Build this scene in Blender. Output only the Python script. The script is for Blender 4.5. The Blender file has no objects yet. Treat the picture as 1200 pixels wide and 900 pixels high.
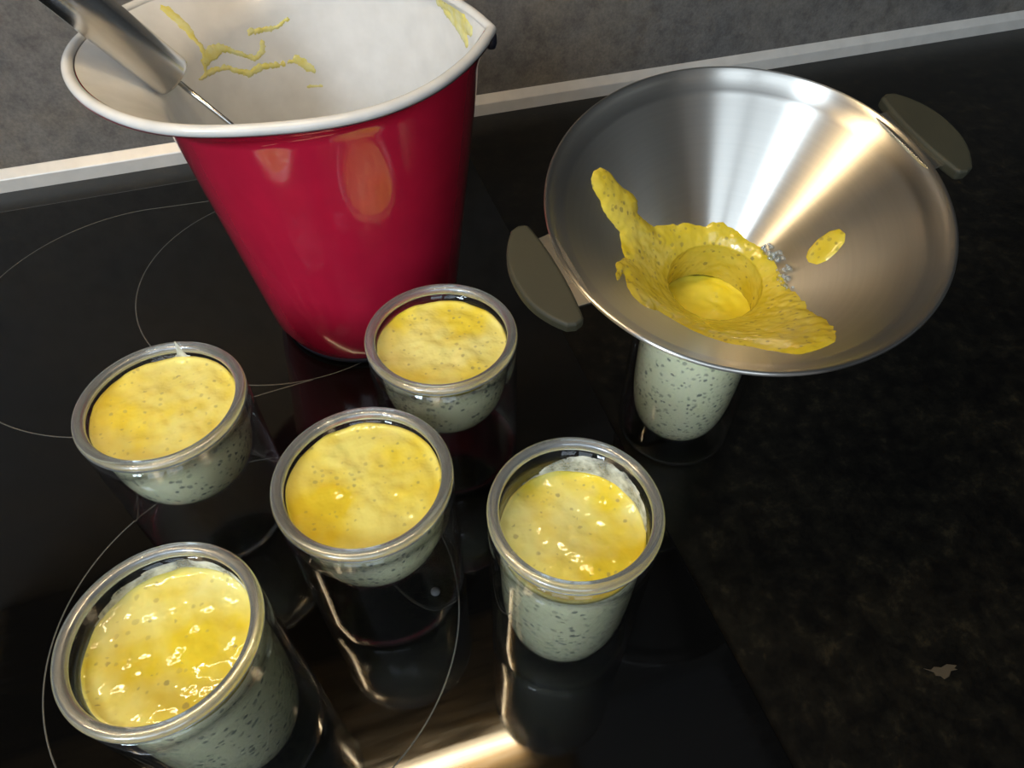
import bpy, bmesh, math, random
from mathutils import Vector, Matrix, noise

random.seed(7)
SC = bpy.context.scene
COL = SC.collection
PI = math.pi

# ------------------------------------------------------------------ camera
F_PX = 824.32
cam_d = bpy.data.cameras.new('camera')
cam_d.sensor_width = 36.0
cam_d.lens = 36.0 * F_PX / 1200.0
cam_d.clip_start = 0.01
cam = bpy.data.objects.new('camera', cam_d)
COL.objects.link(cam)
_r = Vector((0.95031, -0.31128, 0.00227)); _f = Vector((0.20582, 0.62286, -0.75477)).normalized()
_u = _r.cross(_f).normalized(); _r = _f.cross(_u).normalized()
cam.matrix_world = Matrix(((_r.x, _u.x, -_f.x, 0), (_r.y, _u.y, -_f.y, 0), (_r.z, _u.z, -_f.z, 0.3597), (0, 0, 0, 1)))
SC.camera = cam

# ------------------------------------------------------------------ world, light, exposure
world = bpy.data.worlds.new('room_ambient'); SC.world = world
world.use_nodes = True
bg = world.node_tree.nodes['Background']
bg.inputs['Color'].default_value = (0.90, 0.94, 1.0, 1)
bg.inputs['Strength'].default_value = 0.25

def area_light(name, loc, target, sx, sy, power, color):
    d = bpy.data.lights.new(name, 'AREA'); d.shape = 'RECTANGLE'
    d.size = sx; d.size_y = sy; d.energy = power; d.color = color
    o = bpy.data.objects.new(name, d); COL.objects.link(o)
    o.location = loc
    o.rotation_euler = (Vector(target) - Vector(loc)).to_track_quat('-Z', 'Y').to_euler()
    return o
# daylight through the kitchen windows behind and to the left of the camera, pane by pane
DAY = (0.72, 0.86, 1.0)
area_light('window_daylight', (-2.32, -1.63, 1.80), (0, 0.25, 0.1), 0.20, 1.0, 34, DAY)
area_light('window_daylight', (-2.15, -1.83, 1.80), (0, 0.25, 0.1), 0.20, 1.0, 34, DAY)
area_light('window_daylight', (-1.40, -2.25, 1.55), (0, 0.25, 0.1), 0.85, 1.5, 15, DAY)
area_light('window_daylight', (-0.40, -2.50, 1.55), (0, 0.25, 0.1), 0.85, 1.5, 15, DAY)

vs = SC.view_settings
vs.view_transform = 'Standard'; vs.look = 'None'; vs.gamma = 1.0; vs.use_curve_mapping = False
vs.exposure = 0.0
SC.cycles.max_bounces = 16
SC.cycles.transparent_max_bounces = 40
SC.cycles.transmission_bounces = 12
SC.cycles.glossy_bounces = 6
SC.cycles.sample_clamp_indirect = 6.0
SC.cycles.blur_glossy = 0.5
SC.cycles.use_denoising = True

# ------------------------------------------------------------------ materials
def new_mat(name):
    m = bpy.data.materials.new(name); m.use_nodes = True
    nt = m.node_tree
    return m, nt, nt.nodes['Principled BSDF']

def node(nt, kind, **kw):
    n = nt.nodes.new(kind)
    for k, v in kw.items(): setattr(n, k, v)
    return n

def ramp(nt, fac, stops, interp='LINEAR'):
    r = nt.nodes.new('ShaderNodeValToRGB'); r.color_ramp.interpolation = interp
    e = r.color_ramp.elements
    while len(e) > 1: e.remove(e[-1])
    e[0].position, e[0].color = stops[0][0], (*stops[0][1], 1)
    for p, c in stops[1:]:
        x = e.new(p); x.color = (*c, 1)
    nt.links.new(fac, r.inputs['Fac'])
    return r

def mix(nt, fac, a, b):
    m = nt.nodes.new('ShaderNodeMix'); m.data_type = 'RGBA'
    for s, v in ((0, fac), (6, a), (7, b)):
        if hasattr(v, 'links'): nt.links.new(v, m.inputs[s])
        elif s: m.inputs[s].default_value = (*v, 1)
        else: m.inputs[s].default_value = v
    return m.outputs[2]

def coords(nt, which='Object', scale=(1, 1, 1)):
    t = nt.nodes.new('ShaderNodeTexCoord'); mp = nt.nodes.new('ShaderNodeMapping')
    mp.inputs['Scale'].default_value = scale
    nt.links.new(t.outputs[which], mp.inputs['Vector'])
    return mp.outputs['Vector']

def tex_noise(nt, vec, scale, detail=4, rough=0.55):
    n = nt.nodes.new('ShaderNodeTexNoise')
    n.inputs['Scale'].default_value = scale; n.inputs['Detail'].default_value = detail
    n.inputs['Roughness'].default_value = rough
    nt.links.new(vec, n.inputs['Vector'])
    return n.outputs['Fac']

def bump(nt, height, strength, dist, bsdf):
    b = nt.nodes.new('ShaderNodeBump'); b.inputs['Strength'].default_value = strength; b.inputs['Distance'].default_value = dist
    nt.links.new(height, b.inputs['Height']); nt.links.new(b.outputs['Normal'], bsdf.inputs['Normal'])

def plain(name, color, rough=0.4, metal=0.0, coat=0.0, spec=0.5):
    m, nt, b = new_mat(name)
    v = coords(nt); n = tex_noise(nt, v, 60, 3)
    c = ramp(nt, n, [(0.3, tuple(x * 0.94 for x in color)), (0.7, tuple(min(1, x * 1.05) for x in color))])
    nt.links.new(c.outputs['Color'], b.inputs['Base Color'])
    b.inputs['Roughness'].default_value = rough; b.inputs['Metallic'].default_value = metal
    b.inputs['Coat Weight'].default_value = coat; b.inputs['Coat Roughness'].default_value = 0.06
    b.inputs['Specular IOR Level'].default_value = spec
    return m

def mat_wall():
    m, nt, b = new_mat('grey_stone_laminate')
    v = coords(nt)
    big = tex_noise(nt, v, 5.5, 5, 0.6); mid = tex_noise(nt, v, 60, 6, 0.7); fine = tex_noise(nt, v, 420, 3, 0.6)
    c1 = ramp(nt, big, [(0.32, (0.118, 0.111, 0.104)), (0.5, (0.136, 0.124, 0.110)), (0.66, (0.165, 0.138, 0.104))])
    c2 = ramp(nt, mid, [(0.33, (0.42, 0.42, 0.42)), (0.5, (0.95, 0.95, 0.95)), (0.68, (1.25, 1.25, 1.25))])
    c3 = ramp(nt, fine, [(0.3, (0.72, 0.72, 0.72)), (0.7, (1.3, 1.3, 1.3))])
    mm = nt.nodes.new('ShaderNodeMix'); mm.data_type = 'RGBA'; mm.blend_type = 'MULTIPLY'; mm.inputs[0].default_value = 0.6
    nt.links.new(c1.outputs[0], mm.inputs[6]); nt.links.new(c2.outputs[0], mm.inputs[7])
    m2 = nt.nodes.new('ShaderNodeMix'); m2.data_type = 'RGBA'; m2.blend_type = 'MULTIPLY'; m2.inputs[0].default_value = 0.6
    nt.links.new(mm.outputs[2], m2.inputs[6]); nt.links.new(c3.outputs[0], m2.inputs[7])
    nt.links.new(m2.outputs[2], b.inputs['Base Color'])
    b.inputs['Roughness'].default_value = 0.55
    bump(nt, mid, 0.12, 0.001, b)
    return m

def mat_worktop():
    m, nt, b = new_mat('dark_granite_laminate')
    v = coords(nt)
    n1 = tex_noise(nt, v, 85, 8, 0.75); n2 = tex_noise(nt, v, 14, 5, 0.6)
    c1 = ramp(nt, n1, [(0.40, (0.0035, 0.003, 0.0025)), (0.56, (0.010, 0.0085, 0.006)), (0.68, (0.030, 0.024, 0.014)), (0.78, (0.075, 0.055, 0.03))])
    c2 = ramp(nt, n2, [(0.35, (0.45, 0.45, 0.45)), (0.7, (1.0, 0.97, 0.85))])
    mm = nt.nodes.new('ShaderNodeMix'); mm.data_type = 'RGBA'; mm.blend_type = 'MULTIPLY'; mm.inputs[0].default_value = 1
    nt.links.new(c1.outputs[0], mm.inputs[6]); nt.links.new(c2.outputs[0], mm.inputs[7])
    nt.links.new(mm.outputs[2], b.inputs['Base Color'])
    b.inputs['Roughness'].default_value = 0.32
    b.inputs['Specular IOR Level'].default_value = 0.25
    bump(nt, n1, 0.1, 0.0006, b)
    return m

def mat_cooktop():
    m, nt, b = new_mat('black_ceramic_glass')
    v = coords(nt, scale=(6, 90, 6))
    n = tex_noise(nt, v, 3.0, 4, 0.6)
    r = ramp(nt, n, [(0.35, (0.035, 0.035, 0.035)), (0.7, (0.10, 0.10, 0.10))])
    nt.links.new(r.outputs[0], b.inputs['Roughness'])
    b.inputs['Base Color'].default_value = (0.0028, 0.0026, 0.0024, 1)
    b.inputs['IOR'].default_value = 1.45
    return m

def mat_steel(name, color=(0.62, 0.60, 0.56), rough=0.26, aniso=0.75, mode='RADIAL', streak=(1, 1, 1), sscale=60, con=0.1):
    m, nt, b = new_mat(name)
    b.inputs['Metallic'].default_value = 1.0
    b.inputs['Anisotropic'].default_value = aniso
    t = nt.nodes.new('ShaderNodeTangent'); t.direction_type = 'RADIAL'; t.axis = 'Z'
    b.inputs['Anisotropic Rotation'].default_value = 0.25
    if mode == 'RADIAL': nt.links.new(t.outputs[0], b.inputs['Tangent'])
    v = coords(nt, scale=streak)
    n = tex_noise(nt, v, sscale, 4, 0.6)
    c = ramp(nt, n, [(0.3, tuple(x * (1 - con) for x in color)), (0.7, tuple(min(1, x * (1 + con)) for x in color))])
    nt.links.new(c.outputs[0], b.inputs['Base Color'])
    rr = ramp(nt, n, [(0.3, (rough * (1 - con),) * 3), (0.7, (rough * (1 + con),) * 3)])
    nt.links.new(rr.outputs[0], b.inputs['Roughness'])
    return m

def mat_thin_glass(base=0.04, power=3.0):
    # thin clear wall: straight transmission plus a mirror share that grows at grazing angles
    m = bpy.data.materials.new('clear_glass_wall'); m.use_nodes = True
    nt = m.node_tree; nt.nodes.clear()
    out = nt.nodes.new('ShaderNodeOutputMaterial')
    lw = nt.nodes.new('ShaderNodeLayerWeight'); lw.inputs['Blend'].default_value = 0.5
    pw = node(nt, 'ShaderNodeMath', operation='POWER'); pw.inputs[1].default_value = power
    nt.links.new(lw.outputs['Facing'], pw.inputs[0])
    ml = node(nt, 'ShaderNodeMath', operation='MULTIPLY_ADD'); ml.inputs[1].default_value = 0.7; ml.inputs[2].default_value = base
    nt.links.new(pw.outputs[0], ml.inputs[0])
    tr = nt.nodes.new('ShaderNodeBsdfTransparent'); tr.inputs['Color'].default_value = (0.997, 0.998, 0.997, 1)
    gl = nt.nodes.new('ShaderNodeBsdfGlossy'); gl.inputs['Roughness'].default_value = 0.015
    mx = nt.nodes.new('ShaderNodeMixShader')
    nt.links.new(ml.outputs[0], mx.inputs[0]); nt.links.new(tr.outputs[0], mx.inputs[1]); nt.links.new(gl.outputs[0], mx.inputs[2])
    nt.links.new(mx.outputs[0], out.inputs['Surface'])
    return m

def mat_rim_glass():
    m = bpy.data.materials.new('solid_glass_rim'); m.use_nodes = True
    nt = m.node_tree; nt.nodes.clear()
    out = nt.nodes.new('ShaderNodeOutputMaterial')
    g = nt.nodes.new('ShaderNodeBsdfGlass'); g.inputs['IOR'].default_value = 1.47; g.inputs['Roughness'].default_value = 0.03
    g.inputs['Color'].default_value = (0.97, 0.99, 0.98, 1)
    df = nt.nodes.new('ShaderNodeBsdfDiffuse'); df.inputs['Color'].default_value = (0.80, 0.82, 0.80, 1)  # white share stands in for the light gathered in the rim
    mx = nt.nodes.new('ShaderNodeMixShader'); mx.inputs[0].default_value = 0.08
    gs = nt.nodes.new('ShaderNodeBsdfGlossy'); gs.inputs['Roughness'].default_value = 0.28
    m2 = nt.nodes.new('ShaderNodeMixShader'); m2.inputs[0].default_value = 0.14
    nt.links.new(g.outputs[0], m2.inputs[1]); nt.links.new(gs.outputs[0], m2.inputs[2])
    nt.links.new(m2.outputs[0], mx.inputs[1]); nt.links.new(df.outputs[0], mx.inputs[2])
    nt.links.new(mx.outputs[0], out.inputs['Surface'])
    return m

def specks(nt, vec, scale, thr, base, dark, keep=0.55, strength=0.8):
    """poppy seed specks: small soft dark dots of uneven size in a share of voronoi cells, thicker in clusters"""
    wob = tex_noise(nt, vec, scale * 1.6, 2, 0.5)
    vo = nt.nodes.new('ShaderNodeTexVoronoi'); vo.feature = 'F1'; vo.inputs['Scale'].default_value = scale
    nt.links.new(vec, vo.inputs['Vector'])
    sp = nt.nodes.new('ShaderNodeSeparateColor'); nt.links.new(vo.outputs['Color'], sp.inputs[0])
    def m(op, a, b):
        n = node(nt, 'ShaderNodeMath', operation=op)
        for i, v in enumerate((a, b)):
            if hasattr(v, 'links'): nt.links.new(v, n.inputs[i])
            else: n.inputs[i].default_value = v
        return n.outputs[0]
    d = m('ADD', vo.outputs['Distance'], m('MULTIPLY', m('SUBTRACT', wob, 0.5), thr * 1.4))
    rad = m('MULTIPLY', m('ADD', m('MULTIPLY', sp.outputs[1], 0.75), 0.35), thr)
    t_ = m('DIVIDE', m('SUBTRACT', rad, d), thr * 0.4)
    t_ = m('MINIMUM', m('MAXIMUM', t_, 0.0), 1.0)
    clus = tex_noise(nt, vec, scale * 0.22, 2, 0.5)
    gate = m('LESS_THAN', sp.outputs[0], m('MULTIPLY', m('MAXIMUM', m('SUBTRACT', clus, 0.28), 0.0), keep * 4.2))
    fac = m('MULTIPLY', m('MULTIPLY', t_, gate), m('ADD', m('MULTIPLY', sp.outputs[2], 0.55 * strength), 0.45 * strength))
    return mix(nt, fac, base, dark)

def mat_pudding(name, lo, hi, dark, seed, sc=34, s_scale=240, s_thr=0.30, keep=0.5, rough=0.12, sss=0.15, bstr=0.25, speck=0.8):
    m, nt, b = new_mat(name)
    tc = nt.nodes.new('ShaderNodeTexCoord'); mp = nt.nodes.new('ShaderNodeMapping'); mp.inputs['Location'].default_value = (seed, seed * 0.7, 0)
    oi = nt.nodes.new('ShaderNodeObjectInfo'); va = node(nt, 'ShaderNodeVectorMath', operation='ADD')
    nt.links.new(tc.outputs['Object'], va.inputs[0]); nt.links.new(oi.outputs['Location'], va.inputs[1])
    nt.links.new(va.outputs[0], mp.inputs['Vector']); v = mp.outputs['Vector']
    n = tex_noise(nt, v, sc, 3, 0.5)
    c = ramp(nt, n, [(0.38, hi), (0.60, lo)])
    col = specks(nt, v, s_scale, s_thr, c.outputs[0], dark, keep, speck)
    nt.links.new(col, b.inputs['Base Color'])
    b.inputs['Roughness'].default_value = rough
    b.inputs['Subsurface Weight'].default_value = sss
    b.inputs['Subsurface Radius'].default_value = (0.006, 0.004, 0.0015)
    b.inputs['Subsurface Scale'].default_value = 0.6
    fine = tex_noise(nt, v, 150, 2, 0.5)
    bump(nt, fine, bstr, 0.0012, b)
    return m

M_WALL = mat_wall(); M_TOP = mat_worktop(); M_COOK = mat_cooktop()
M_TRIM = plain('pale_aluminium_trim', (0.66, 0.62, 0.56), 0.38, 0.25)
M_SIDE = plain('dark_grey_paint', (0.03, 0.03, 0.03), 0.6)
M_CEIL = plain('pale_ceiling_paint', (0.5, 0.5, 0.5), 0.8)
M_RING = plain('printed_burner_line', (0.10, 0.095, 0.08), 0.5)
M_RED = plain('glossy_red_plastic', (0.50, 0.011, 0.040), 0.14, 0, 1.0)
M_WHITE = plain('white_melamine', (0.64, 0.635, 0.62), 0.22)
M_FOOT = plain('dark_rubber_foot', (0.012, 0.012, 0.022), 0.55)
M_FUNNEL = mat_steel('spun_steel', (0.56, 0.53, 0.48), 0.32, 0.88, 'RADIAL', (0.01, 0.01, 1), 900, 0.03)
M_TUBE = mat_steel('polished_steel_tube', (0.64, 0.63, 0.61), 0.20, 0.0, 'NONE', (1, 1, 0.1), 140, 0.05)
M_HOOD = mat_steel('brushed_steel_hood', (0.60, 0.43, 0.24), 0.40, 0.0, 'NONE', (1.2, 30, 1), 8, 0.7)
M_TAB = mat_steel('steel_bracket', (0.66, 0.60, 0.50), 0.28, 0.0, 'NONE', (0.05, 0.05, 0.05), 20)
M_GRIP = plain('grey_green_soft_plastic', (0.034, 0.032, 0.019), 0.6, 0, 0, 0.35)
M_FILTER = plain('dark_grease_filter', (0.02, 0.02, 0.02), 0.6, 0.4)
M_WALLGLASS = mat_thin_glass(); M_BOWLGLASS = mat_thin_glass(0.035, 3.0); M_RIMGLASS = mat_rim_glass()
M_FLAKE = plain('pale_mineral_flake', (0.065, 0.048, 0.028), 0.5)
M_PLUG = plain('clear_silicone_plug', (0.16, 0.16, 0.16), 0.3)
CREAM = (0.82, 0.74, 0.27); YOLK = (0.80, 0.61, 0.045); SEED = (0.30, 0.24, 0.12)
PALE = (0.93, 0.91, 0.60); PALE2 = (0.96, 0.94, 0.64); SEEDB = (0.10, 0.12, 0.14)
M_BODY = mat_pudding('pale_poppy_seed_cream', PALE, PALE2, SEEDB, 0.3, 30, 320, 0.50, 1.2, 0.25, 0.2, 0.1, 0.8)
M_FUNBLOB = mat_pudding('thick_yellow_cream', (0.56, 0.42, 0.025), (0.62, 0.49, 0.07), (0.22, 0.18, 0.05), 1.3, 60, 300, 0.40, 0.7, 0.16, 0.15, 0.3)
M_LIQ = mat_pudding('runny_yellow_cream', (0.88, 0.68, 0.02), (0.88, 0.74, 0.08), (0.5, 0.4, 0.05), 2.1, 40, 200, 0.2, 0.3, 0.1, 0.1, 0.1)
M_SMEAR = mat_pudding('yellow_smear', (0.80, 0.70, 0.16), (0.82, 0.78, 0.34), (0.35, 0.3, 0.1), 3.7, 120, 300, 0.2, 0.3, 0.15, 0.1, 0.2)

def mat_film():
    m, nt, b = new_mat('milky_film')
    b.inputs['Base Color'].default_value = (0.80, 0.80, 0.70, 1); b.inputs['Roughness'].default_value = 0.25
    n = tex_noise(nt, coords(nt), 160, 4, 0.6)
    r = ramp(nt, n, [(0.35, (0.25,) * 3), (0.65, (0.8,) * 3)])
    nt.links.new(r.outputs[0], b.inputs['Alpha'])
    return m
M_FILM = mat_film()
M_SMEAR.node_tree.nodes['Principled BSDF'].inputs['Alpha'].default_value = 0.8

def mat_lamp():
    m = bpy.data.materials.new('warm_lamp_tube'); m.use_nodes = True
    nt = m.node_tree; nt.nodes.clear()
    out = nt.nodes.new('ShaderNodeOutputMaterial'); e = nt.nodes.new('ShaderNodeEmission')
    e.inputs['Color'].default_value = (1.0, 0.80, 0.50, 1); e.inputs['Strength'].default_value = 70
    nt.links.new(e.outputs[0], out.inputs['Surface'])
    return m
M_LAMP = mat_lamp()

# ------------------------------------------------------------------ mesh helpers
def make(name, verts, faces, mat, parent=None, smooth=True, loc=None):
    me = bpy.data.meshes.new(name)
    me.from_pydata([tuple(v) for v in verts], [], faces); me.update()
    bm = bmesh.new(); bm.from_mesh(me); bmesh.ops.recalc_face_normals(bm, faces=bm.faces); bm.to_mesh(me); bm.free()
    if smooth: me.polygons.foreach_set('use_smooth', [True] * len(me.polygons))
    me.materials.append(mat)
    o = bpy.data.objects.new(name, me); COL.objects.link(o)
    if parent: o.parent = parent
    if loc: o.location = loc
    return o

def lathe(profile, seg=96, closed=False):
    """profile: list of (r, z); r == 0 gives a pole"""
    V, Fc, rows = [], [], []
    for r, z in profile:
        if r < 1e-7: rows.append([len(V)]); V.append((0, 0, z))
        else:
            rows.append(list(range(len(V), len(V) + seg)))
            V += [(r * math.cos(2 * PI * k / seg), r * math.sin(2 * PI * k / seg), z) for k in range(seg)]
    pairs = list(zip(rows[:-1], rows[1:]))
    if closed: pairs.append((rows[-1], rows[0]))
    for a, b in pairs:
        if len(a) == 1 and len(b) == 1: continue
        for k in range(seg):
            k2 = (k + 1) % seg
            if len(a) == 1: Fc.append((a[0], b[k2], b[k]))
            elif len(b) == 1: Fc.append((a[k], a[k2], b[0]))
            else: Fc.append((a[k], a[k2], b[k2], b[k]))
    return V, Fc

def box_data(x0, x1, y0, y1, z0, z1):
    V = [(x, y, z) for x in (x0, x1) for y in (y0, y1) for z in (z0, z1)]
    return V, [(0, 1, 3, 2), (4, 6, 7, 5), (0, 4, 5, 1), (2, 3, 7, 6), (0, 2, 6, 4), (1, 5, 7, 3)]

def box(name, x0, x1, y0, y1, z0, z1, mat, parent=None, bevel=0.0):
    V, Fc = box_data(x0, x1, y0, y1, z0, z1)
    o = make(name, V, Fc, mat, parent, smooth=False)
    if bevel:
        md = o.modifiers.new('bevel', 'BEVEL'); md.width = bevel; md.segments = 3; md.limit_method = 'ANGLE'
    return o

def tube_data(p0, p1, r, seg=40, cap=True, r_end=None):
    p0, p1 = Vector(p0), Vector(p1); d = (p1 - p0); L = d.length
    prof = [(0, 0), (r * 0.9, 0), (r, r * 0.1), (r, L - r * 0.12), (r * 0.97, L - r * 0.04), (r * 0.9, L), (0, L)]
    V, Fc = lathe(prof, seg)
    return V, Fc

def empty(name, loc=(0, 0, 0), rot=None):
    o = bpy.data.objects.new(name, None); COL.objects.link(o); o.location = loc
    o.empty_display_size = 0.02
    if rot: o.rotation_mode = 'QUATERNION'; o.rotation_quaternion = rot
    return o

def tag(o, label=None, cat=None, group=None, kind=None):
    if label: o['label'] = label
    if cat: o['category'] = cat
    if group: o['group'] = group
    if kind: o['kind'] = kind
    return o

def patch(name, pos, nu, nv, height, mat, parent=None, dip=-0.0004, wrap=False):
    """a soft-edged layer lying on a surface: pos(u, v, h) places it, height(u, v) is its thickness (<= 0 outside)"""
    idx, V, Fc = {}, [], []
    H = [[height(i / nu, j / nv) for j in range(nv + 1)] for i in range(nu + (0 if wrap else 1))]
    def vid(i, j):
        if wrap: i %= nu
        if (i, j) not in idx:
            idx[(i, j)] = len(V); V.append(pos(i / nu, j / nv, max(dip, H[i][j])))
        return idx[(i, j)]
    for i in range(nu):
        for j in range(nv):
            q = [(i, j), (i + 1, j), (i + 1, j + 1), (i, j + 1)]
            if max(H[a % nu if wrap else a][b] for a, b in q) > 0:
                Fc.append(tuple(vid(a, b) for a, b in q))
    return make(name, V, Fc, mat, parent)

def seg_dist(px, py, ax, ay, bx, by):
    dx, dy = bx - ax, by - ay; L = dx * dx + dy * dy
    t = 0 if L < 1e-14 else max(0, min(1, ((px - ax) * dx + (py - ay) * dy) / L))
    return math.hypot(px - ax - t * dx, py - ay - t * dy), t

def poly_sd(px, py, P):
    """signed distance to polygon, positive inside"""
    d, inside, n = 1e9, False, len(P)
    for k in range(n):
        ax, ay = P[k]; bx, by = P[(k + 1) % n]
        d = min(d, seg_dist(px, py, ax, ay, bx, by)[0])
        if (ay > py) != (by > py) and px < (bx - ax) * (py - ay) / (by - ay) + ax: inside = not inside
    return d if inside else -d

# ------------------------------------------------------------------ setting: wall, trim, worktop
WALL_Y = 0.661; TOP_Z = -0.003
w = box('wall_back', -2.6, 1.15, WALL_Y, WALL_Y + 0.1, TOP_Z - 0.9, 2.35, M_WALL); tag(w, 'grey mottled stone-look splashback behind the cooktop', 'wall', kind='structure')
prof = [(0.661, TOP_Z), (0.654, TOP_Z), (0.654, 0.0085), (0.6545, 0.0095), (0.6605, 0.0155), (0.661, 0.0158)]
V, Fc = [], []
for x in (-2.6, 1.05): V += [(x, y, z) for y, z in prof]
n_ = len(prof)
Fc = [(k, (k + 1) % n_, n_ + (k + 1) % n_, n_ + k) for k in range(n_)] + [tuple(range(n_)), tuple(range(2 * n_ - 1, n_ - 1, -1))]
for nm, dims, mt, lb in (('wall_right_shade', (1.05, 1.15, -2.6, WALL_Y, TOP_Z - 0.9, 2.45), M_SIDE, 'unseen dark grey side wall added to shade the scene from the right'), ('ceiling', (-2.6, 1.15, -2.6, WALL_Y + 0.1, 2.35, 2.45), M_CEIL, 'plain pale kitchen ceiling')):  # right wall is out of view, added dark to keep light off that side
    tag(box(nm, *dims, mt), lb, nm.split('_')[0], kind='structure')
t = make('trim_1', V, Fc, M_TRIM, smooth=False); tag(t, 'pale metal edge strip between worktop and splashback', 'trim', kind='structure')

w = box('worktop', -2.6, 1.05, -0.06, 0.661, TOP_Z - 0.04, TOP_Z, M_TOP, bevel=0.003)
tag(w, 'dark speckled stone-look worktop around the black cooktop', 'worktop')
# pale mineral flake in the surface
fl = [(0.2375, 0.0535), (0.2405, 0.0518), (0.2430, 0.0526), (0.2462, 0.0512), (0.2500, 0.0517), (0.2546, 0.0496), (0.2522, 0.0488), (0.2535, 0.0478), (0.2498, 0.0482), (0.2470, 0.0463), (0.2440, 0.0459), (0.2432, 0.0478), (0.2410, 0.0487), (0.2412, 0.0505)]
V = [(x, y, TOP_Z - 0.0003) for x, y in fl] + [(x, y, TOP_Z + 0.0003) for x, y in fl]; k_ = len(fl)
make('mineral_flake', V, [tuple(range(k_)), tuple(range(k_, 2 * k_))] + [(i, (i + 1) % k_, k_ + (i + 1) % k_, k_ + i) for i in range(k_)], M_FLAKE, w, smooth=False)

# cooktop
ck = empty('cooktop', (0, 0, TOP_Z + 0.00005)); tag(ck, 'black glass ceramic cooktop with thin printed cooking zone rings', 'cooktop')
box('glass_plate', -0.47, 0.149, 0.0, 0.619, 0.0, 0.003, M_COOK, ck, bevel=0.0018)
for cx, cy, r in ((-0.0784, 0.1822, 0.1042), (-0.0293, 0.4593, 0.1163)):
    V, Fc = lathe([(r - 0.0004, 0.0030), (r - 0.0004, 0.00308), (r + 0.0004, 0.00308), (r + 0.0004, 0.0030)], 160, True)
    make('cooking_zone_ring', V, Fc, M_RING, ck, loc=(cx, cy, 0))

# oval outline of the roasting zone: left half circle joined by straight lines to the right circle
path = [(-0.0293, 0.4593 + 0.1167)] + [(-0.1403 + 0.1249 * math.cos(a), 0.4585 + 0.1249 * math.sin(a)) for a in [PI / 2 + PI * k / 80 for k in range(81)]] + [(-0.0293, 0.4593 - 0.1167)]
V, Fc = [], []
for k, (x, y) in enumerate(path):
    (xa, ya), (xb, yb) = path[max(0, k - 1)], path[min(len(path) - 1, k + 1)]
    l_ = math.hypot(xb - xa, yb - ya); nx, ny = -(yb - ya) / l_ * 0.0004, (xb - xa) / l_ * 0.0004
    V += [(x + nx, y + ny, 0.0030), (x + nx, y + ny, 0.00309), (x - nx, y - ny, 0.00309), (x - nx, y - ny, 0.0030)]
for k in range(len(path) - 1):
    Fc += [(4 * k + i, 4 * k + (i + 1) % 4, 4 * k + 4 + (i + 1) % 4, 4 * k + 4 + i) for i in range(4)]
make('oval_zone_outline', V, Fc, M_RING, ck)

# ------------------------------------------------------------------ extractor hood above the cooktop (seen mirrored in the glass)
HZ = 0.66
hd = empty('extractor_hood', (-0.16, 0.42, HZ)); tag(hd, 'brushed steel extractor hood with a lit warm lamp tube above the cooktop', 'hood')
def hbox(name, x0, x1, y0, y1, z0, z1, mat, par=None, bevel=0):
    return box(name, x0 + 0.16, x1 + 0.16, y0 - 0.42, y1 - 0.42, z0, z1, mat, par or hd, bevel)
hbox('canopy', -0.60, 0.16, 0.17, WALL_Y - 0.001, 0.012, 0.06, M_HOOD, bevel=0.003)
hbox('front_lip', -0.60, 0.16, 0.165, 0.18, -0.02, 0.012, M_HOOD, bevel=0.002)
hbox('steel_panel', -0.58, 0.145, 0.182, 0.425, 0.004, 0.0115, M_HOOD)
hbox('grease_filter', -0.58, 0.145, 0.43, 0.65, 0.002, 0.0115, M_FILTER)
hbox('chimney', -0.37, -0.07, 0.40, WALL_Y - 0.001, 0.06, 0.9, M_HOOD, bevel=0.003)
V, Fc = lathe([(0, 0), (0.006, 0), (0.0075, 0.0015), (0.0075, 0.5285), (0.006, 0.53), (0, 0.53)], 24)
lamp = make('lamp_tube', V, Fc, M_LAMP, hd, loc=(-0.435 + 0.16, 0.240 - 0.42, -0.026)); lamp.rotation_euler = (0, PI / 2, 0)
for x in (-0.442, 0.096): hbox('lamp_holder', x, x + 0.008, 0.228, 0.252, -0.036, 0.006, M_HOOD)

# ------------------------------------------------------------------ red mixing jug
JX, JY, ZR = 0.0202, 0.4057, 0.194
jug = empty('mixing_jug', (JX, JY, 0)); tag(jug, 'glossy red mixing jug with white inside, flared grip and pouring spout', 'jug')
AX = math.radians(-12)
RT = [(p_, r_ - 0.0014) for p_, r_ in [(0, .0990), (6, .0960), (15, .0928), (31, .0903), (50, .0915), (66, .0938), (78, .0949), (90, .0962), (101, .0990), (111, .1037), (120, .1089), (129, .1131), (140, .1168), (151, .1207), (161, .1238), (171, .1268), (180, .1280)]]
def rim_r(az):
    p = abs((math.degrees(az - AX) + 180) % 360 - 180)
    for (a, r0), (b, r1) in zip(RT[:-1], RT[1:]):
        if p <= b: return r0 + (r1 - r0) * (p - a) / (b - a)
    return RT[-1][1]
def rim_s(az):
    p = abs((math.degrees(az - AX) + 180) % 360 - 180)
    if p < 9: return rim_r(az)
    return sum(rim_r(az + math.radians(d)) for d in (-6, -3, 0, 3, 6)) / 5
def cone_r(z): return 0.0648 + (0.0892 - 0.0648) * z / 0.18
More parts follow.
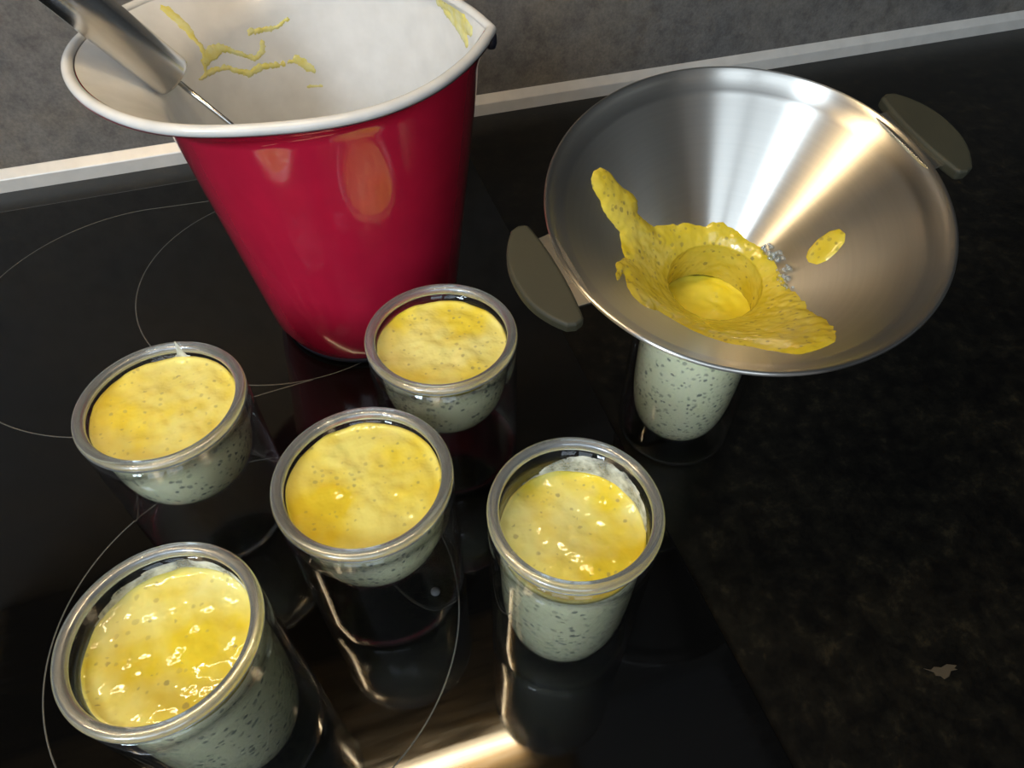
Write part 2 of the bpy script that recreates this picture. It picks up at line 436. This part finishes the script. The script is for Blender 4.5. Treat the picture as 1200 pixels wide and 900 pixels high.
def jug_profile(az, off, n=14):
    """(r, z) of the wall above the foot; off moves it inwards"""
    R = rim_s(az) - 0.0015; ex = max(0.0, R - cone_r(ZR))
    zj = ZR - 0.012 - 0.42 * ex; zc = ZR - 0.005 - 0.30 * ex
    pts = [(cone_r(zj * k / 10), zj * k / 10) for k in range(1, 11)]
    pts[0] = (cone_r(0.016), 0.016) if False else pts[0]
    c0, c1, c2 = (cone_r(zj), zj), (cone_r(zc), zc), ((R + 0.0030, ZR - 0.0012) if off == 0 else (R, ZR))
    for k in range(1, n + 1):
        t_ = k / n
        pts.append(tuple((1 - t_) ** 2 * a + 2 * t_ * (1 - t_) * b + t_ * t_ * c for a, b, c in zip(c0, c1, c2)))
    if off: pts = [(r, z + 0.0014 * max(0, (i - 9) / n)) for i, (r, z) in enumerate(pts)]
    return [(r - off, z) for r, z in pts]
def jug_shell(off, bottom):
    N = 180; rows = []; V = []; Fc = []
    for k in range(N):
        az = 2 * PI * k / N
        p = bottom + jug_profile(az, off)
        rows.append(list(range(len(V), len(V) + len(p))))
        V += [(r * math.cos(az), r * math.sin(az), z) for r, z in p]
    m_ = len(rows[0])
    for k in range(N):
        a, b = rows[k], rows[(k + 1) % N]
        Fc += [(a[i], b[i], b[i + 1], a[i + 1]) for i in range(m_ - 1)]
    Fc.append(tuple(r[0] for r in rows))
    return V, Fc
V, Fc = jug_shell(0.0, [(0.030, 0.0035), (0.0575, 0.0035), (0.0600, 0.0042), (0.0620, 0.0058), (0.0636, 0.0085), (0.0648, 0.0125)])
make('outer_body', V, Fc, M_RED, jug)
V, Fc = jug_shell(0.003, [(0.030, 0.0065), (0.0550, 0.0070), (0.0600, 0.0100), (0.0625, 0.0150)])
make('inner_lining', V, Fc, M_WHITE, jug)
V, Fc = lathe([(0.048, 0.0), (0.059, 0.0), (0.0608, 0.0012), (0.0614, 0.0030), (0.0608, 0.0046), (0.050, 0.0046)], 96, True)
make('foot_ring', V, Fc, M_FOOT, jug)
# rolled rim
V, Fc = [], []; N, S = 240, 14
for k in range(N):
    az = 2 * PI * k / N; R = rim_s(az)
    for s in range(S):
        a = 2 * PI * s / S
        rr = R - 0.0010 + 0.0030 * math.cos(a); zz = ZR + 0.0010 + 0.0028 * math.sin(a)
        V.append((rr * math.cos(az), rr * math.sin(az), zz))
for k in range(N):
    for s in range(S):
        Fc.append((k * S + s, ((k + 1) % N) * S + s, ((k + 1) % N) * S + (s + 1) % S, k * S + (s + 1) % S))
make('rolled_rim', V, Fc, M_WHITE, jug)
# small dark drip lip under the spout tip
V, Fc = lathe([(0, -0.0055), (0.0022, -0.005), (0.0032, -0.002), (0.003, 0.002), (0.0015, 0.0045), (0, 0.005)], 20)
make('spout_lip', V, Fc, M_FOOT, jug, loc=(0.0965 * math.cos(AX), 0.0965 * math.sin(AX), ZR - 0.004))

def jug_in(az, z, h):
    p = jug_profile(az, 0.003)
    r = p[-1][0]
    for (r0, z0), (r1, z1) in zip(p[:-1], p[1:]):
        if z0 <= z <= z1: r = r0 + (r1 - r0) * (z - z0) / (z1 - z0); break
    return ((r - h) * math.cos(az), (r - h) * math.sin(az), z)
RA = 0.084
def smear(name, strokes, label, thick=0.0007):
    """strokes: (list of (azimuth deg, z), list of half widths)"""
    segs = []
    for pts, ws in strokes:
        P = [(math.radians(a) * RA, z) for a, z in pts]
        if len(P) == 1: P = [P[0], (P[0][0] + 1e-5, P[0][1])]; ws = [ws[0]] * 2
        segs += [(P[k], P[k + 1], ws[k], ws[k + 1]) for k in range(len(P) - 1)]
    pad = max(max(s[2], s[3]) for s in segs) + 0.002
    u0 = min(min(s[0][0], s[1][0]) for s in segs) - pad; u1 = max(max(s[0][0], s[1][0]) for s in segs) + pad
    v0 = min(min(s[0][1], s[1][1]) for s in segs) - pad; v1 = max(max(s[0][1], s[1][1]) for s in segs) + pad
    v1 = min(v1, ZR)
    def hh(u, v):
        x, y = u0 + (u1 - u0) * u, v0 + (v1 - v0) * v
        best = -1
        for A, B, wa, wb in segs:
            d, t_ = seg_dist(x, y, A[0], A[1], B[0], B[1])
            best = max(best, wa + (wb - wa) * t_ - d)
        best += 0.0011 * noise.noise(Vector((x * 420, y * 420, 3.1))) + 0.0007 * noise.noise(Vector((x * 1000, y * 1000, 9.1)))
        return thick * (1 - math.exp(-best / 0.0010)) if best > 0 else best
    o = patch(name, lambda u, v, h: jug_in((u0 + (u1 - u0) * u) / RA, v0 + (v1 - v0) * v, h), max(8, int((u1 - u0) / 0.0006)), max(8, int((v1 - v0) / 0.0006)), hh, M_SMEAR)
    o.location = (JX, JY, 0)
    return tag(o, label, 'smear', 'cream smears in the jug')
smear('cream_smear', [([(136.3, .191), (136.6, .1848), (137.7, .1794), (137.3, .1731)], [.0022, .0028, .0014, .0016]),
      ([(138.9, .1666), (134.1, .1688), (128.2, .1688)], [.0028, .0042, .0025]),
      ([(128, .1685), (121.5, .1623), (114.7, .156), (110.8, .159), (109.7, .1637)], [.0020, .0014, .0016, .0016, .0018]),
      ([(144.9, .1602), (137.7, .1602), (129.7, .1581), (124.4, .1528), (119.8, .1492), (114, .1505), (103.1, .1484)], [.0012, .0018, .0014, .0016, .0022, .0022, .0014]),
      ([(137, .173), (138.9, .1666), (141, .161)], [.0012, .002, .0008])], 'branching yellow smear on the far white wall inside the jug')
smear('cream_smear', [([(113.7, .1715), (107.2, .1704), (101.5, .1705), (96.3, .1735)], [.0018, .0016, .0012, .0010])], 'short pale streak high on the white wall inside the jug', 0.0006)
smear('cream_smear', [([(97, .1499), (92.5, .1437), (90, .1412)], [.0026, .0030, .0014]), ([(95, .1480), (101, .1490)], [.0018, .0008])], 'small yellow blob on the white wall at the right end of the branching smear')
smear('cream_smear', [([(95, .1314), (88, .131)], [.0010, .0008])], 'thin pale dash low on the white wall inside the jug', 0.0005)
smear('cream_smear', [([(24, .191), (14, .1925), (7, .1925)], [.003, .004, .004]), ([(20, .187), (10, .184), (2, .180)], [.0025, .004, .003]), ([(14, .189), (5, .188), (-2, .1885)], [.004, .004, .003])], 'yellow cream residue inside the pouring spout of the jug', 0.0009)

# ------------------------------------------------------------------ steel utensil leaning in the jug
P1 = Vector((JX - 0.1090, JY + 0.0038, 0.2280)); Q = Vector((JX + 0.032, JY + 0.024, 0.0145))
dirv = (Q - P1).normalized(); L = (Q - P1).length
q_rot = (-dirv).to_track_quat('Z', 'Y')
ut = empty('kitchen_utensil', Q, q_rot); tag(ut, 'steel utensil with thick round handle and thin rod leaning in the red jug', 'utensil')
# local z runs from the working end up to the handle
z_end = L * (1 - 0.224)
V, Fc = lathe([(0, 0), (0.0104, 0), (0.0115, 0.0006), (0.0119, 0.002), (0.0119, 0.170), (0.0117, 0.176), (0.0100, 0.181), (0.006, 0.184), (0, 0.185)], 64)
make('handle', V, Fc, M_TUBE, ut, loc=(0, 0, z_end))
V, Fc = lathe([(0, 0), (0.0015, 0), (0.0015, z_end + 0.004), (0, z_end + 0.004)], 20)
make('rod', V, Fc, M_TUBE, ut, loc=(0, 0, 0.0))
pr = [(0.0, -0.0028)] + [(0.011 * math.sin(a), 0.006 - 0.0088 * math.cos(a)) for a in [0.2 * k for k in range(1, 8)]] + [(0.0095, 0.005), (0.0085, 0.0005), (0.004, -0.0015), (0, -0.0018)]
V, Fc = lathe([(0, 0.0), (0.004, 0.0004), (0.0085, 0.002), (0.0098, 0.0035), (0.0085, 0.0048), (0.004, 0.0052), (0, 0.0054)], 32)
make('head', V, Fc, M_TUBE, ut)

# ------------------------------------------------------------------ double-wall glasses with cream
def outer_profile(R, H, Rb):
    t_ = 0.0009
    o = [(0, 0.0), (Rb * 0.86, 0.0), (Rb * 0.93, 0.0006), (Rb * 0.98, 0.0024), (Rb, 0.0058)]
    o += [(Rb + (R - 0.0002 - Rb) * k / 6, 0.0058 + (H - 0.0052 - 0.0058) * k / 6) for k in range(1, 7)]
    i = [(r - t_, z) for r, z in o[4:]][::-1] + [(Rb * 0.965, 0.0034), (Rb * 0.92, 0.0019), (Rb * 0.86, 0.0014), (0, 0.0014)]
    return o + i
def bowl_rz(ri, zb, zt, e, k):
    """k 0 at the bottom pole, 1 at the top"""
    return ri * (1 - (1 - k) ** e) ** (1 / e), zb + (zt - zb) * k
def bowl_profile(ri, zb, H, e):
    zt = H - 0.0052; ks = [(i / 22) ** 2.4 for i in range(23)]
    inn = [bowl_rz(ri, zb, zt, e, k) for k in ks]
    out = [bowl_rz(ri + 0.0009, zb - 0.0009, zt, e, k) for k in ks]
    return inn + out[::-1]
def rim_profile(R, ri, H):
    c = (R + ri) / 2; hw = (R - ri) / 2; n = 28; P = []
    for k in range(n):
        a = 2 * PI * k / n
        ca, sa = math.cos(a), math.sin(a)
        P.append((c + hw * math.copysign(abs(ca) ** 0.75, ca), H - 0.0026 + 0.0026 * math.copysign(abs(sa) ** 0.8, sa)))
    return P
def make_glass(spec, loc, label, group, plug=False):
    R, H, Rb, ri, zb, e = spec
    g = empty('double_wall_glass', loc); tag(g, label, 'glass', group)
    V, Fc = lathe(outer_profile(R, H, Rb), 96); make('outer_wall', V, Fc, M_WALLGLASS, g)
    V, Fc = lathe(bowl_profile(ri, zb, H, e), 96); make('inner_bowl', V, Fc, M_BOWLGLASS, g)
    V, Fc = lathe(rim_profile(R, ri - 0.0002, H), 128, True); make('rim', V, Fc, M_RIMGLASS, g)
    if plug:
        V, Fc = lathe([(0, 0.0015), (0.0022, 0.0015), (0.0026, 0.0022), (0.0018, 0.0034), (0, 0.0037)], 20)
        make('vent_plug', V, Fc, M_PLUG, g, loc=(Rb * 0.52, -Rb * 0.42, 0))
    return g
WIDE = (0.0402, 0.0990, 0.0405, 0.0348, 0.0420, 4.0)
TALL = (0.0355, 0.1171, 0.0353, 0.0308, 0.0075, 5.0)

def make_pudding(spec, loc, zt, label, seed, glaze, name='cream_dessert', bumpy=0.0013, tilt=(0, 0)):
    R, H, Rb, ri, zb, e = spec
    g = empty(name, (loc[0], loc[1], loc[2] + zb)); tag(g, label, 'dessert', 'glasses of lemon poppy seed cream')
    ztw = H - 0.0052
    def rad(z):
        k = max(0, min(1, (z - zb) / (ztw - zb))); return ri * (1 - (1 - k) ** e) ** (1 / e) - 0.00025
    zbm = zt - 0.0020
    prof = [(0, 0.0003)] + [(rad(z), z - zb) for z in [zb + 0.0003 + (zbm - zb - 0.0003) * (i / 22) ** 2.2 for i in range(1, 23)]] + [(0, zbm - zb)]
    V, Fc = lathe(prof, 80); make('cream_body', V, Fc, M_BODY, g)
    # glaze: undulating top with a meniscus at the wall and a side that follows the glass
    V, Fc = [], []; NR, NA = 26, 96
    def top(x, y):
        d = math.hypot(x, y) / ri
        n_ = noise.noise(Vector((x * 75 + seed * 3, y * 75, seed))) + 0.5 * noise.noise(Vector((x * 190, y * 190 + seed, seed)))
        return zt + bumpy * n_ + 0.0016 * max(0, d - 0.86) / 0.14 * max(0, d - 0.86) / 0.14 + tilt[0] * x + tilt[1] * y
    V.append((0, 0, top(0, 0) - zb))
    for i in range(1, NR + 1):
        rr = i / NR
        for a in range(NA):
            t_ = 2 * PI * a / NA; ro = rad(zt) * rr
            x, y = ro * math.cos(t_), ro * math.sin(t_); V.append((x, y, top(x, y) - zb))
    for a in range(NA): Fc.append((0, 1 + a, 1 + (a + 1) % NA))
    for i in range(NR - 1):
        for a in range(NA):
            b0 = 1 + i * NA; b1 = b0 + NA; Fc.append((b0 + a, b1 + a, b1 + (a + 1) % NA, b0 + (a + 1) % NA))
    base = len(V)
    for a in range(NA):
        t_ = 2 * PI * a / NA; V.append((rad(zbm) * math.cos(t_), rad(zbm) * math.sin(t_), zbm - zb))
    for a in range(NA): Fc.append((base - NA + a, base + a, base + (a + 1) % NA, base - NA + (a + 1) % NA))
    Fc.append(tuple(base + a for a in range(NA)))
    make('yellow_glaze', V, Fc, glaze, g)
    return g

def glaze_mat(seed, lo=CREAM, hi=YOLK):
    return mat_pudding('yellow_glazed_cream', lo, hi, SEED, seed, 30, 300, 0.36, 0.5, 0.06, 0.12, 0.6, 0.6)

def film(name, spec, loc, az0, az1, prof, label, seed):
    """milky residue on the inner wall above the cream; prof(u) gives (z_low, z_high)"""
    R, H, Rb, ri, zb, e = spec
    zl, zh = min(prof(k / 20)[0] for k in range(21)), max(prof(k / 20)[1] for k in range(21)) + 0.001
    def hh(u, v):
        z = zl + (zh - zl) * v; lo, hi = prof(u)
        edge = min(u, 1 - u) * (az1 - az0) * PI / 180 * ri
        d = min(hi - z, edge) + 0.0016 * noise.noise(Vector((u * 14 + seed, z * 500, seed)))
        return 0.0004 * min(1, d / 0.0015) if d > 0 else d
    def pos(u, v, h):
        a = math.radians(az0 + (az1 - az0) * u); r = ri - 0.0002 - h
        return (r * math.cos(a), r * math.sin(a), zl + (zh - zl) * v)
    o = patch(name, pos, 70, 30, hh, M_FILM, dip=0.00002); o.location = loc
    return tag(o, label, 'residue', 'cream residue inside the glasses')

PA, PB, PC = (-0.0932, 0.2584, 0), (-0.0084, 0.1847, 0), (0.0468, 0.2605, 0)
PD, PE, PF = (0.0701, 0.1309, 0), (-0.0870, 0.1296, 0), (0.1868, 0.2342, TOP_Z)
GW, GT = 'wide double-walled glasses on the cooktop', 'tall double-walled glasses'
make_glass(WIDE, PA, 'wide double-walled glass on the cooktop, left of the red jug foot', GW)
make_glass(WIDE, PB, 'wide double-walled glass in the middle of the group, nearest of its kind', GW, True)
make_glass(WIDE, PC, 'wide double-walled glass standing directly in front of the red jug', GW)
make_glass(TALL, PD, 'tall double-walled glass on the cooktop with milky residue, in front of the funnel', GT)
make_glass(TALL, PE, 'tall double-walled glass at the bottom left corner, nearest of all glasses', GT)
make_glass(TALL, PF, 'tall double-walled glass carrying the steel funnel', GT)
make_pudding(WIDE, PA, 0.0912, 'yellow speckled cream in the glass left of the red jug foot', 1.7, glaze_mat(1.7, (0.81, 0.70, 0.21), (0.80, 0.60, 0.06)))
make_pudding(WIDE, PB, 0.0910, 'yellow speckled cream in the middle wide glass', 4.2, glaze_mat(4.2, (0.81, 0.70, 0.19), (0.80, 0.60, 0.045)))
make_pudding(WIDE, PC, 0.0888, 'lumpy yellow cream in the glass in front of the red jug', 7.9, glaze_mat(7.9, (0.82, 0.73, 0.25), (0.80, 0.62, 0.06)), bumpy=0.0012)
make_pudding(TALL, PD, 0.0965, 'yellow cream in the tall glass with a milky film above it', 11.3, glaze_mat(11.3))
make_pudding(TALL, PE, 0.1035, 'yellow cream with pale patches in the tall glass at bottom left', 13.8, glaze_mat(13.8), bumpy=0.0012)
make_pudding(TALL, PF, 0.0990, 'speckled cream in the tall glass under the steel funnel', 17.1, M_LIQ)
film('cream_residue', TALL, PD, -20, 115, lambda u: (0.0965, 0.0985 + 0.0115 * math.sin(PI * min(1, u * 1.15)) ** 0.6), 'milky film on the inner back wall of the tall glass in front of the funnel', 2.0)
film('cream_residue', TALL, PE, 15, 150, lambda u: (0.1030, 0.1060 + 0.0040 * math.sin(PI * u)), 'milky film on the inner back wall of the bottom left glass', 5.0)
film('cream_residue', WIDE, PA, 66, 84, lambda u: (0.0905, 0.0920 + 0.0105 * math.exp(-((u - 0.5) / 0.16) ** 2)), 'small white drip running up to the rim of the left wide glass', 8.0)

# ------------------------------------------------------------------ steel funnel
FT = Vector((0.1881, 0.2336, 0.1180)); FN = Vector((-0.0882, -0.1957, 0.9767)).normalized()
fx = (Vector((1, 0, 0)) - FN * FN.x).normalized(); fy = FN.cross(fx)
f_rot = Matrix((fx, fy, FN)).transposed().to_quaternion()
FL, FR, FNK = 0.0612, 0.0888, 0.0266
KK = (FR - FNK) / FL
fun = empty('jam_funnel', FT, f_rot); tag(fun, 'wide brushed steel funnel with two grey grips, tilted in a tall glass', 'funnel')
def cz(r): return (r - FNK) / KK
inner = [(FNK - 0.0008, -0.026), (FNK - 0.0003, -0.006), (FNK, -0.001), (FNK + 0.0010, 0.0016)] + [(r, cz(r)) for r in [FNK + 0.003 + (0.0795 - FNK - 0.003) * i / 24 for i in range(25)]]
inner += [(0.0803, cz(0.0803) + 0.0001), (0.0815, cz(0.0812)), (0.0850, cz(0.0838)), (0.0868, cz(0.0870) - 0.0008), (0.0882, FL - 0.0004)]
lip = [(0.0890, FL), (0.0897, FL - 0.0003), (0.0900, FL - 0.0011), (0.0897, FL - 0.0019), (0.0888, FL - 0.0023)]
outer = [(r + 0.0011, z - 0.0007) for r, z in inner[:-1]][::-1]
V, Fc = lathe(inner + lip + outer, 160, True)
make('funnel_cone', V, Fc, M_FUNNEL, fun)
def prism(name, pts, z0, z1, mat, parent, bevel=0.0, smooth=False):
    k = len(pts)
    V = [(x, y, z0) for x, y in pts] + [(x, y, z1) for x, y in pts]
    Fc = [tuple(range(k))[::-1], tuple(range(k, 2 * k))] + [(i, (i + 1) % k, k + (i + 1) % k, k + i) for i in range(k)]
    o = make(name, V, Fc, mat, parent, smooth=smooth)
    if bevel:
        md = o.modifiers.new('bevel', 'BEVEL'); md.width = bevel; md.segments = 4; md.limit_method = 'ANGLE'; md.angle_limit = math.radians(50)
    return o
for base in (6.3, 186.3):
    b0 = math.radians(base)
    def rot2(x, y): return (x * math.cos(b0) - y * math.sin(b0), x * math.sin(b0) + y * math.cos(b0))
    # bracket between rim and grip
    tab = [(0.0855, -0.0205), (0.0893, -0.0200), (0.0925, -0.0198), (0.0985, -0.0212), (0.0985, 0.0212), (0.0925, 0.0198), (0.0893, 0.0200), (0.0855, 0.0205)]
    prism('bracket', [rot2(x, y) for x, y in tab], FL - 0.0028, FL - 0.0012, M_TAB, fun, 0.0003)
    # half-moon grip
    g_ = []
    n = 20
    for k in range(n + 1):
        y = -0.0275 + 0.055 * k / n; g_.append((0.1000 + 0.0126 * (1 - (abs(y) / 0.0300) ** 2.3), y))
    inn = []
    for k in range(n + 1):
        y = 0.0275 - 0.055 * k / n; inn.append((0.0922 + 0.0022 * (y / 0.0275) ** 2, y))
    prism('grip', [rot2(x, y) for x, y in g_ + [(0.0985, 0.0287)] + inn + [(0.0985, -0.0287)]], FL - 0.0050, FL + 0.0010, M_GRIP, fun, 0.0016)

# cream in the funnel -- outline given as azimuth (deg) and radius on the cone
OUT = [(134.5, .0730), (130.4, .0715), (127.6, .0670), (127.4, .0616), (124.6, .0578), (122.3, .0523), (127.7, .0493), (125.4, .0448), (121.7, .0406), (106.2, .0371), (90.5, .0355), (81.7, .0335), (74.4, .0322), (68, .0345), (60.3, .0345), (55.7, .0328), (45.8, .0325), (33.7, .0315), (16.9, .0315), (-2.1, .0320), (-22.5, .0332), (-36.8, .0362), (-49.5, .0422), (-61.8, .0491), (-69.3, .0589), (-75.3, .0672), (-81.7, .0719), (-90.4, .0738), (-96.8, .073), (-101.7, .0658), (-106.8, .06), (-116.1, .0563), (-124.8, .0518), (-134.3, .0482), (-147, .0455), (-155.3, .0478), (-159.2, .0558), (-166, .0571), (-172.9, .0559), (-183.1, .0530), (-174.3, .061), (-181, .0589), (-189.5, .0547), (-196.9, .0494), (-204.4, .0508), (-211.2, .0527), (-212.9, .0599), (-217.3, .0667), (-220.4, .0715)]
OUTXY = [(r * math.cos(math.radians(a)), r * math.sin(math.radians(a))) for a, r in OUT]
cn = 1 / math.hypot(1, KK)
def on_cone(u, v, h, rmax, r0=FNK - 0.0004, depth=0.0255):
    a = 2 * PI * u
    s = -depth + v * (depth + (rmax - FNK) * math.hypot(1, KK) / KK)       # along the wall, negative inside the neck
    if s < 0: r, z, nr, nz = FNK - 0.0004 - 0.0006 * min(1, -s / 0.02), s, 1.0, 0.0
    else:
        l_ = s / math.hypot(1, KK); r, z = FNK + l_ * KK, l_
        t_ = min(1, s / 0.004); nr, nz = 1 - t_ * (1 - cn), t_ * KK * cn
    return r, z, a, nr, nz
RMAX = 0.078
def blob_pos(u, v, h):
    r, z, a, nr, nz = on_cone(u, v, h, RMAX)
    rr = r - nr * h
    return (rr * math.cos(a), rr * math.sin(a), z + nz * h)
def blob_h(u, v):
    r, z, a, nr, nz = on_cone(u, v, 0, RMAX)
    x, y = r * math.cos(a), r * math.sin(a)
    rough = noise.noise(Vector((x * 160, y * 160, z * 160))) + 0.6 * noise.noise(Vector((x * 380, y * 380, z * 380 + 5)))
    if z < 0.0: return 0.0011 + 0.0005 * rough
    d = poly_sd(x, y, OUTXY) + 0.0009 * rough
    if d <= 0: return d
    return 0.0028 * (1 - math.exp(-d / 0.0028)) + 0.0004 * rough * min(1, d / 0.003)
blob = patch('poured_cream', blob_pos, 300, 130, blob_h, M_FUNBLOB, wrap=True)
blob.rotation_mode = 'QUATERNION'; blob.location = FT; blob.rotation_quaternion = f_rot
tag(blob, 'thick yellow poppy seed cream clinging around the funnel hole', 'cream')
# splash drop on the funnel wall
DR = [(-13.6, .0427), (-9.4, .0443), (-6.5, .0483), (-6, .0532), (-7.9, .0563), (-12.2, .0574), (-16.6, .0562), (-20.2, .0529), (-23, .0492), (-22.8, .0457), (-18.2, .043)]
DRXY = [(r * math.cos(math.radians(a)), r * math.sin(math.radians(a))) for a, r in DR]
def drop_rz(u, v):
    a = math.radians(-28 + 28 * u); r = 0.040 + 0.020 * v
    return a, r
def drop_pos(u, v, h):
    a, r = drop_rz(u, v); rr = r - cn * h
    return (rr * math.cos(a), rr * math.sin(a), cz(r) + KK * cn * h)
def drop_h(u, v):
    a, r = drop_rz(u, v); d = poly_sd(r * math.cos(a), r * math.sin(a), DRXY)
    return 0.0016 * (1 - math.exp(-d / 0.0012)) if d > 0 else d
dp = patch('cream_drop', drop_pos, 50, 44, drop_h, M_FUNBLOB)
dp.rotation_mode = 'QUATERNION'; dp.location = FT; dp.rotation_quaternion = f_rot
tag(dp, 'single oval splash of cream high on the right funnel wall', 'cream')
# foam bubbles at the right edge of the cream
for k in range(46):
    a = random.uniform(-40, 24); s = (a + 40) / 64
    r = random.uniform(0.0315, 0.0385 - 0.0045 * s); br = random.uniform(0.0005, 0.0016)
    V, Fc = lathe([(br * math.sin(PI * i / 8), -br * math.cos(PI * i / 8)) for i in range(9)], 14)
    V = [(x, y, z * 0.8) for x, y, z in V]
    aa = math.radians(a); h_ = 0.0008
    o = make('foam_bubble', V, Fc, M_RIMGLASS, blob, loc=((r - cn * h_) * math.cos(aa), (r - cn * h_) * math.sin(aa), cz(r) + KK * cn * h_))
